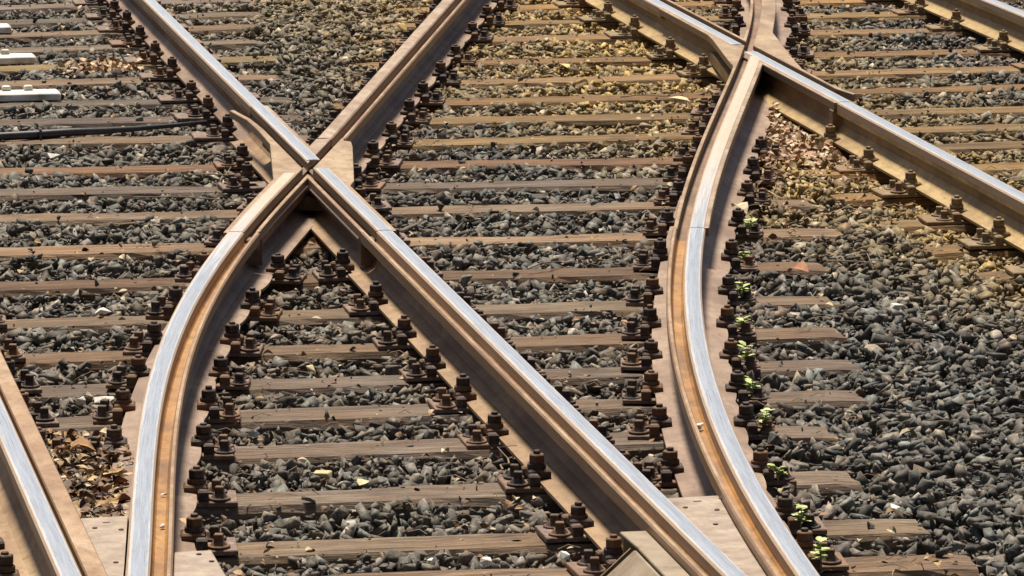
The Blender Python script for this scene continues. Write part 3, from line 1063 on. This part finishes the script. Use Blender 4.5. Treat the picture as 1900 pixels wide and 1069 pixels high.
def surface(x, y):
    """level of the gravel top"""
    s = -0.006 + bumpf(x, y)
    # heaped shoulder right of the curved track's sleeper ends and the strip between the upper left rails
    xe = np.interp(y, [11.8, 12.9, 13.4, 14.0, 15.6, 16.9, 17.6, 18.9], [3.36, 3.34, 3.42, 3.62, 3.92, 4.27, 4.33, 4.40])
    sh = np.clip((x - xe) / 0.10, 0, 1) * np.clip((4.48 - x) / 0.08, 0, 1) * (y < 18.9)
    sh = np.maximum(sh, np.clip((x - xe) / 0.10, 0, 1) * (y < 15.1))
    c1 = vec(f1, y)
    gap = (x > 3.06) & (x < c1 - 0.2) & (y > 20.2)
    s = s + 0.030 * sh + 0.018 * gap
    return s


def scatter(n, dens_fn=None):
    y = rng.uniform(10.6, 27.5, n)
    a = xl(y) - 0.55
    b = xr_(y) + 0.75
    x = a + (b - a) * rng.random(n)
    w = (b - a) / (b - a).max()
    k = rng.random(n) < w
    return x[k], y[k]


def stone_cloud(x, y, z, size, col, flat=1.0):
    n = len(x)
    R = rand_rot(n, flat)
    vid = rng.integers(0, len(VARS), n)
    Vs, Fs, Cs = [], [], []
    off = 0
    for k, (V, F) in enumerate(VARS):
        idx = np.where(vid == k)[0]
        if not len(idx):
            continue
        P = np.einsum('nij,vj->nvi', R[idx], V) * size[idx][:, None, None]
        P[:, :, 0] += x[idx][:, None]
        P[:, :, 1] += y[idx][:, None]
        P[:, :, 2] += z[idx][:, None]
        nv = len(V)
        Vs.append(P.reshape(-1, 3))
        Fs.append((F[None] + (np.arange(len(idx)) * nv)[:, None, None] + off).reshape(-1, 3))
        Cs.append(np.repeat(np.c_[col[idx], np.ones(len(idx))], nv, axis=0))
        off += nv * len(idx)
    return np.vstack(Vs), np.vstack(Fs), np.vstack(Cs)


def stone_colors(x, y, z):
    n = len(x)
    base = np.array([[0.095, 0.097, 0.090], [0.052, 0.054, 0.052], [0.165, 0.165, 0.15], [0.13, 0.12, 0.095], [0.20, 0.175, 0.135], [0.30, 0.28, 0.24], [0.46, 0.42, 0.34], [0.14, 0.10, 0.07], [0.15, 0.175, 0.165]])
    p = np.array([0.24, 0.22, 0.17, 0.11, 0.07, 0.045, 0.010, 0.045, 0.09])
    c = base[rng.choice(len(base), n, p=p / p.sum())]
    c = c * rng.uniform(0.5, 1.15, (n, 1)) * np.array([0.90, 0.85, 0.84])
    # brown brake dust close to the rails, ochre dust around the right straight rail
    d = near_rail(x, y)
    k = np.clip(1 - (d - 0.10) / 0.25, 0, 1)[:, None] * rng.uniform(0.2, 0.9, (n, 1))
    c = c * (1 - k) + np.array([0.115, 0.072, 0.048]) * k * rng.uniform(0.6, 1.6, (n, 1))
    inner = np.clip(1 - np.abs(x - 2.0) / 3.0, 0, 1)[:, None] * 0.22
    c = c * (1 - inner) + np.array([0.20, 0.16, 0.105]) * inner
    lo = np.interp(y, [14, 16.5, 19.0, 20.5, 26], [0.6, 0.8, 1.15, 1.65, 2.1])
    dx = 4.80 - x
    o = np.where(dx > 0, np.clip(1.15 - dx / lo, 0, 1), np.clip(1.0 + dx / 1.3, 0, 1) * 0.75) * np.interp(y, [13.5, 15.5, 17.5], [0.0, 0.55, 1.0])
    o = (o * (0.78 + 0.3 * np.sin(7 * x + 3 * y) * np.sin(5 * y)))[:, None] * rng.uniform(0.55, 1.15, (n, 1))
    o = np.clip(o, 0, 0.95)
    c = c * (1 - o) + np.array([0.42, 0.275, 0.075]) * o * rng.uniform(0.55, 1.35, (n, 1))
    return np.clip(c, 0.01, 0.7)


Vs, Fs, Cs = [], [], []
base_off = 0
for layer, (count, smin, smax, dz) in enumerate(((46000, 0.020, 0.034, -0.046), (88000, 0.014, 0.044, -0.012), (65000, 0.004, 0.013, -0.006))):
    x, y = scatter(count)
    s = smin + (smax - smin) * rng.beta(1.6, 2.6, len(x))
    far = np.clip((y - 11) / 14, 0, 1)
    ins = in_sleeper(x, y, s * 0.02)
    keep = ~ins
    on_top = ins & (rng.random(len(x)) < (0.0 if layer == 0 else 0.006 if layer == 1 else 0.05)) & in_sleeper(x, y, -0.01)
    z = surface(x, y) + dz - s * 0.25 + rng.normal(0, 0.006, len(x)) * (layer > 0)
    d = near_rail(x, y)
    z = np.where((d < 0.125) & (z > -0.03), -0.03 - rng.random(len(x)) * 0.02, z)
    s_top = np.minimum(s, 0.018 + 0.006 * rng.random(len(x)))
    s = np.where(on_top, s_top, s)
    z = np.where(on_top, s * 0.42, z)
    on_top &= d > 0.22
    k = keep | on_top
    x, y, z, s = x[k], y[k], z[k], s[k]
    V, F, C = stone_cloud(x, y, z, s, stone_colors(x, y, z), 0.45)
    Vs.append(V); Fs.append(F + base_off); Cs.append(C)
    base_off += len(V)
me = big_mesh("ballast", np.vstack(Vs), np.vstack(Fs), np.vstack(Cs), M_STONE)
o = link("ballast", me)
tag(o, "dark grey crushed stone ballast filling the spaces between the sleepers", "gravel", kind="stuff")
print("ballast tris", len(me.polygons))

# ------------------------------------------------------------------ single stones


def one_stone(x, y, size, mat, label, z=None, seed=0, cat="stone", name="pale_stone", tint=(1, 1, 1)):
    r = random.Random(seed)
    V, F = VARS[seed % len(VARS)]
    a = r.uniform(0, 6.28)
    vs = [((v[0] * math.cos(a) - v[1] * math.sin(a)) * size, (v[0] * math.sin(a) + v[1] * math.cos(a)) * size, v[2] * size + size * 0.4) for v in V]
    me = MB().add(vs, [tuple(int(i) for i in f) for f in F]).mesh(name, mat)
    at = me.color_attributes.new("tint", 'FLOAT_COLOR', 'POINT')
    at.data.foreach_set("color", [c for _ in me.vertices for c in (*tint, 1.0)])
    o = link(name, me, None, (x, y, z if z is not None else 0.0))
    bevel(o, 0.002, 1)
    return tag(o, label, cat)


one_stone(1.385, 14.22, 0.026, M_PALE, "white stone, left one of two near the bottom left rail", 0.0, 3)
one_stone(1.448, 14.21, 0.032, M_PALE, "larger white stone, right one of two near the bottom left rail", 0.0, 9)
one_stone(1.598, 15.66, 0.033, M_PALE, "cream pointed stone lying on the sleeper left of the left curve", 0.0, 14)
one_stone(1.805, 15.99, 0.030, M_PALE, "cream stone beside the left curved rail above the pointed one", -0.012, 21)
one_stone(2.097, 14.60, 0.022, M_YELLOWISH, "small yellowish stone in the middle of the lens-shaped gravel", 0.0, 4)
one_stone(1.82, 13.70, 0.028, M_GREENISH, "pale greenish stone right of the left curved rail's fastenings", -0.008, 30)
one_stone(1.915, 13.10, 0.030, M_YELLOWISH, "long yellowish stone below the greenish one", -0.008, 12)
one_stone(1.778, 19.18, 0.026, M_PALE, "white stone in the gravel near the left edge below the cable", -0.012, 17)
one_stone(4.057, 15.27, 0.032, M_PALE, "white stone in the dark gravel right of the right curve", 0.0, 22)
one_stone(4.08, 15.02, 0.020, M_PALE, "small white stone just below the other white stone in the right gravel", 0.0, 8)
one_stone(3.30, 12.45, 0.019, M_PALE, "small white stone above the second lowest sleeper end at the right", -0.005, 2)
one_stone(2.16, 12.02, 0.024, M_PALE, "flat white stone in the gravel at the bottom edge, left of centre", -0.008, 6)
one_stone(2.03, 12.06, 0.020, M_PALE, "small white stone at the bottom edge left of the flat white one", -0.008, 7)
one_stone(2.36, 12.05, 0.021, M_PALE, "pale stone at the bottom edge near the straight rail's fastening", -0.008, 13)
one_stone(1.90, 12.52, 0.013, M_PALE, "tiny white pebble between the two lowest whole sleepers", -0.004, 15)
one_stone(3.86, 12.22, 0.030, M_PALE, "white stone near the right edge at the bottom", 0.0, 16)
one_stone(5.20, 17.0, 0.030, M_PALE, "pale stone right of the straight rail near the right edge", 0.0, 18)
one_stone(2.80, 15.95, 0.040, M_STONE, "large dark stone resting on a sleeper beside the straight rail", 0.004, 19, tint=(0.16, 0.15, 0.12), name="dark_stone")
one_stone(3.05, 13.98, 0.044, M_STONE, "large dark pointed stone near the curve's inner fastenings", 0.0, 23, tint=(0.10, 0.09, 0.085), name="dark_stone")
one_stone(3.19, 13.30, 0.034, M_STONE, "large dark slab-like stone leaning by the right curve's lower fastenings", 0.004, 25, tint=(0.09, 0.09, 0.09), name="dark_stone")

# ------------------------------------------------------------------ leaves


def leaf_geo(r, L, tilt=1.0):
    pts = []
    w = L * r.uniform(0.28, 0.42)
    curl = r.uniform(0.1, 0.9)
    prof = [(0, 0.04), (0.22, 0.75), (0.5, 1.0), (0.78, 0.6), (1.0, 0.03)]
    for u, k in prof:
        zc = curl * L * 0.35 * math.sin(math.pi * u)
        pts += [((u - 0.5) * L, -w * k, zc + w * k * 0.5 * curl), ((u - 0.5) * L, 0, zc), ((u - 0.5) * L, w * k, zc + w * k * 0.6 * curl)]
    fs = []
    for i in range(4):
        a = i * 3
        fs += [(a, a + 3, a + 4, a + 1), (a + 1, a + 4, a + 5, a + 2)]
    M = Matrix.Rotation(r.uniform(0, 6.28), 3, 'Z') @ Matrix.Rotation(r.gauss(0, 0.5 * tilt), 3, 'X') @ Matrix.Rotation(r.gauss(0, 0.4 * tilt), 3, 'Y')
    return [M @ Vector(p) for p in pts], fs


LEAFCOL = [(0.36, 0.19, 0.085), (0.44, 0.27, 0.13), (0.24, 0.12, 0.055), (0.56, 0.38, 0.18), (0.13, 0.07, 0.04), (0.60, 0.50, 0.36), (0.09, 0.05, 0.03), (0.07, 0.045, 0.03), (0.16, 0.09, 0.05)]


def litter(name, label, region, count, L0, L1, cols, zfun, seed):
    r = random.Random(seed)
    b = MB()
    cc = []
    made = 0
    while made < count:
        x, y = region(r)
        if x is None:
            continue
        vs, fs = leaf_geo(r, r.uniform(L0, L1))
        z = zfun(x, y, r)
        b.add([(v.x + x, v.y + y, v.z + z) for v in vs], fs)
        c = r.choice(cols)
        k = r.uniform(0.7, 1.2)
        cc += [(c[0] * k, c[1] * k, c[2] * k, 1.0)] * len(vs)
        made += 1
    me = b.mesh(name, M_LEAF, smooth=False, fix=False)
    at = me.color_attributes.new("tint", 'FLOAT_COLOR', 'POINT')
    at.data.foreach_set("color", [q for c in cc for q in c])
    return tag(link(name, me), label, "leaves", kind="stuff")


def reg_bl(r):
    y = r.uniform(12.15, 13.75)
    a, b = X_R0 + 0.12, f1(y) - 0.05
    return r.uniform(a, b), y


litter("leaf_litter", "heap of dry brown leaves between the two rails at the bottom left", reg_bl, 1500, 0.014, 0.046, LEAFCOL,
       lambda x, y, r: r.uniform(-0.015, 0.045) * (1 if y < 13.4 else 0.4), 3)


def reg_x2(r):
    y = r.uniform(18.4, 20.1)
    return f2(y) + r.uniform(0.10, 0.10 + max(0.02, (X_R2 - 0.09 - f2(y) - 0.12))), y


litter("leaf_litter", "pale pinkish dry leaves in the fork below the right crossing", reg_x2, 600, 0.016, 0.05,
       [(0.66, 0.46, 0.34), (0.60, 0.33, 0.18), (0.72, 0.60, 0.46), (0.40, 0.25, 0.14), (0.5, 0.38, 0.22)], lambda x, y, r: r.uniform(-0.01, 0.03), 4)


def reg_x2b(r):
    y = 19.6 - abs(r.gauss(0, 1.1))
    a, b_ = f2(y) + 0.14, X_R2 - 0.10
    if y < 17.0 or b_ <= a:
        return None, None
    return r.uniform(a, b_), y


litter("leaf_litter", "thin golden leaf scraps spreading down the gravel from the fork below the right crossing", reg_x2b, 520, 0.012, 0.04,
       [(0.55, 0.36, 0.20), (0.42, 0.24, 0.12), (0.62, 0.48, 0.28), (0.30, 0.17, 0.08), (0.60, 0.42, 0.34)], lambda x, y, r: r.uniform(-0.008, 0.016), 44)


def reg_ul(r):
    return r.gauss(2.23, 0.11), r.gauss(21.72, 0.09)


litter("leaf_litter", "patch of orange-brown leaves on the upper left sleepers", reg_ul, 90, 0.025, 0.055,
       [(0.60, 0.38, 0.22), (0.45, 0.26, 0.14), (0.66, 0.5, 0.34)], lambda x, y, r: r.uniform(-0.005, 0.02), 5)


def reg_all(r):
    y = r.uniform(11.5, 24.5)
    x = r.uniform(xl(y) - 0.1, xr_(y) + 0.2)
    d = min(abs(x - v[0](y)) for v in RAILF.values())
    if d < 0.12 or d > 0.5 and r.random() < 0.6:
        return None, None
    return x, y


litter("leaf_litter", "scattered small dry leaves and crumbs over the gravel and sleepers", reg_all, 1500, 0.010, 0.034, LEAFCOL + [(0.55, 0.45, 0.3)] * 2,
       lambda x, y, r: r.uniform(-0.012, 0.010), 6)


def big_leaf(x, y, z, L, col, label, seed, flat=False):
    r = random.Random(seed)
    vs, fs = leaf_geo(r, L, 0.3)
    zmin = min(v.z for v in vs)
    n = len(vs)
    b = MB().add([(v.x, v.y, v.z - zmin + 0.001) for v in vs] + [(v.x, v.y, v.z - zmin) for v in vs], fs + [tuple(n + i for i in reversed(f)) for f in fs])
    me = b.mesh("fallen_leaf", M_LEAF, fix=False)
    at = me.color_attributes.new("tint", 'FLOAT_COLOR', 'POINT')
    at.data.foreach_set("color", [q for _ in me.vertices for q in (*col, 1.0)])
    return tag(link("fallen_leaf", me, None, (x, y, z)), label, "leaf")


big_leaf(4.43, 20.22, 0.01, 0.10, (0.75, 0.62, 0.36), "big pale yellow leaf left of the right curve below its crossing", 31)
big_leaf(4.18, 21.40, 0.005, 0.09, (0.75, 0.58, 0.22), "narrow yellow leaf between the crossings near the ochre rail", 32)
big_leaf(3.93, 16.95, 0.06, 0.085, (0.72, 0.58, 0.40), "cream curled leaf lying on a green-screwed fastening of the right curve", 33)
big_leaf(3.85, 15.75, 0.045, 0.09, (0.40, 0.17, 0.07), "rust-brown curled leaf on a fastening right of the right curve", 34)
big_leaf(4.02, 17.75, 0.06, 0.07, (0.72, 0.46, 0.34), "small pinkish leaf on the fastening right of the right curve", 35)
big_leaf(1.30, 13.35, 0.035, 0.075, (0.62, 0.36, 0.18), "large orange leaf on top of the leaf heap at the bottom left", 36)
big_leaf(1.34, 12.95, 0.05, 0.070, (0.70, 0.48, 0.14), "golden leaf in the middle of the leaf heap at the bottom left", 37)
big_leaf(1.46, 12.32, 0.06, 0.055, (0.60, 0.36, 0.20), "tan leaf stuck between the bolts of the lowest left-curve fastening", 38)
big_leaf(4.32, 16.05, 0.0, 0.06, (0.60, 0.50, 0.28), "pale leaf on the dark gravel between the right curve and the right rail", 39)
big_leaf(3.55, 13.25, 0.005, 0.06, (0.40, 0.34, 0.20), "olive leaf on a sleeper end right of the right curve", 40)
big_leaf(2.0, 12.97, 0.004, 0.05, (0.70, 0.60, 0.36), "pale leaf above the second lowest whole sleeper", 41)
for (sx, sy, sz, lab, sd) in ((f2(12.93) - 0.047, 12.93, 0.020, "white scrap lying in the groove of the right curved rail", 33), (f1(12.35) + 0.047, 12.35, 0.013, "pale scrap in the left curved rail's groove, upper of two", 34),
                              (f1(11.98) + 0.047, 11.98, 0.013, "pale scrap in the left curved rail's groove, lower of two", 35)):
    one_stone(sx, sy, sz, M_PALE, lab, ZT - 0.040, sd, "scrap", "pale_scrap")

# ------------------------------------------------------------------ weeds along the outer fastenings of the right curve
M_WEED = mat_simple("pale_weed_leaf", [(0.16, 0.19, 0.06), (0.44, 0.52, 0.16), (0.70, 0.74, 0.36)], 70, 0.6, 0.2)
M_WEED_STEM = mat_simple("weed_stem", [(0.20, 0.24, 0.08), (0.32, 0.34, 0.14)], 60, 0.6, 0.1)


def weed(x, y, z, h, label, seed):
    r = random.Random(seed)
    t = thing("small_weed", label, "weed", (x, y, z), 0, "small weeds along the right curved rail")
    st = MB()
    tips = []
    for k in range(4):
        a = r.uniform(0, 6.28)
        d = r.uniform(0.004, 0.014)
        hh = h * r.uniform(0.6, 1.0)
        p = [(0, 0, -0.01), (math.cos(a) * d * 0.4, math.sin(a) * d * 0.4, hh * 0.5), (math.cos(a) * d, math.sin(a) * d, hh)]
        MB().tube(p, [0.0016, 0.0013, 0.001], 5).build("stem", M_WEED_STEM, t)
        tips += [p[1], p[2], tuple((p[1][q] + p[2][q]) / 2 for q in range(3))]
    for k in range(20):
        b = tips[k % len(tips)]
        a = r.uniform(0, 6.28)
        L = r.uniform(0.017, 0.028)
        w = L * 0.46
        e = r.uniform(-0.1, 0.7)
        ux, uy = math.cos(a), math.sin(a)
        pt = lambda u, v, zz: (b[0] + ux * u - uy * v, b[1] + uy * u + ux * v, b[2] + zz)
        vs = [pt(0, 0, 0), pt(L * 0.4, -w, e * L * 0.4 + 0.001), pt(L * 0.45, 0, e * L * 0.45 - 0.001), pt(L * 0.4, w, e * L * 0.4 + 0.001), pt(L * 0.8, -w * 0.7, e * L * 0.7), pt(L * 0.8, w * 0.7, e * L * 0.7), pt(L, 0, e * L * 0.75)]
        o = MB().add(vs, [(0, 1, 2), (0, 2, 3), (1, 4, 2), (2, 5, 3), (2, 4, 6), (2, 6, 5)])
        link("leaf", o.mesh("leaf", M_WEED, fix=False), t)


WEEDS = [(3.93, 16.83), (3.775, 16.22), (3.605, 15.53), (3.472, 14.965), (3.365, 14.44), (3.273, 13.97), (3.18, 13.44), (3.075, 12.82), (2.995, 12.25), (2.94, 11.80)]
for i, (x, y) in enumerate(WEEDS):
    weed(x - 0.005, y - 0.055, 0.012, (0.062, 0.045, 0.058, 0.050, 0.062, 0.052, 0.066, 0.040, 0.060, 0.068)[i], "small pale green weed beside the right curve's outer fastenings, %s from the bottom" % ORD[len(WEEDS) - i], 200 + i)

# ------------------------------------------------------------------ twigs, cable, white boxes
G_TW = "dry twigs on the gravel"
TW = [((4.22, 20.35), (4.42, 20.25), "pale twig left of the right curve near the crossing"), ((3.05, 16.2), (3.2, 16.32), "short twig beside the orange-stained sleeper"),
      ((1.95, 18.0), (2.35, 17.75), "long bent twig left of the left crossing"), ((1.72, 15.2), (1.88, 15.05), "thin twig on the gravel left of the left curve"),
      ((4.05, 16.2), (4.3, 15.9), "bare twig on the gravel right of the right curve"), ((1.75, 14.72), (1.9, 14.6), "twig right of the left curve's fastenings"),
      ((2.38, 13.05), (2.46, 13.2), "twig beside the straight rail's fastenings"), ((2.2, 18.5), (2.45, 18.3), "short twig under the left crossing's wing")]
for i, ((xa, ya), (xb, yb), lab) in enumerate(TW):
    r = random.Random(i + 50)
    pts = [(xa + (xb - xa) * k / 6 + r.gauss(0, 0.006), ya + (yb - ya) * k / 6 + r.gauss(0, 0.01), 0.012 + 0.012 * math.sin(math.pi * k / 6)) for k in range(7)]
    o = MB().tube(pts, [0.0032 - 0.0003 * k for k in range(7)], 6)
    q = pts[3]
    o.tube([q, (q[0] + r.uniform(-.03, .03), q[1] + 0.06, q[2] + 0.02), (q[0] + r.uniform(-.05, .05), q[1] + 0.10, q[2] + 0.015)], [0.002, 0.0015, 0.001], 5)
    tag(o.build("dry_twig", M_TWIG), lab, "twig", G_TW)

b = MB()
r = random.Random(99)
for i in range(700):
    x, y = reg_all(r)
    if x is None:
        continue
    a = r.uniform(0, math.pi)
    L = r.uniform(0.02, 0.09)
    p0 = Vector((x, y, r.uniform(-0.006, 0.012)))
    p1 = p0 + Vector((math.cos(a) * L * 0.5, math.sin(a) * L * 0.5, 0.008))
    p2 = p0 + Vector((math.cos(a + 0.3) * L, math.sin(a + 0.3) * L, 0.0))
    b.tube([p0, p1, p2], 0.0013, 4)
tag(b.build("plant_debris", M_TWIG), "fine dry stalks scattered over gravel and sleepers", "debris", kind="stuff")

t = thing("black_cable", "black cable lying slantwise across the left sleepers towards the left straight rail", "cable")
pts = [(1.30, 19.52, 0.016), (1.609, 19.60, 0.018), (1.75, 19.63, 0.018), (1.886, 19.66, 0.020), (2.02, 19.70, 0.016), (2.15, 19.765, 0.012), (2.32, 19.84, 0.012), (2.45, 19.91, 0.012)]
MB().tube(pts, [0.017, 0.017, 0.017, 0.016, 0.014, 0.011, 0.009, 0.008], 10).build("sheath", M_RUBBER, t, smooth=True)
MB().box(1.762, 1.772, 19.605, 19.665, -0.012, 0.042, 0.002).build("cable_clip", M_RUBBER, t)

for i, (x1, y, w, lab) in enumerate(((1.955, 20.80, 0.50, "dirty white box with two lugs on the left edge, lowest of three"), (1.965, 22.02, 0.45, "dirty white flat box on the left edge, middle of three"),
                                     (1.955, 23.14, 0.40, "short white box at the left edge near the top, uppermost of three"))):
    t = thing("trackside_box", lab, "box", (x1, y, 0.002), 0, "white boxes at the left edge")
    bevel(MB().box(-w, 0, -0.065, 0.07, 0.0, 0.032, 0.008).build("body", M_WHITEPAINT, t), 0.003, 1)
    if i < 2:
        for k, xx in enumerate((-0.125, -0.215, -0.31)[:3 if i == 0 else 2]):
            bevel(MB().box(xx - 0.018, xx + 0.018, 0.025, 0.06, 0.032, 0.052, 0.005).build("lug", M_WHITEPAINT, t), 0.002, 1)
    MB().box(-0.012, 0.0015, -0.045, 0.055, 0.008, 0.026).build("end_cap", M_COVER, t)
print("done")
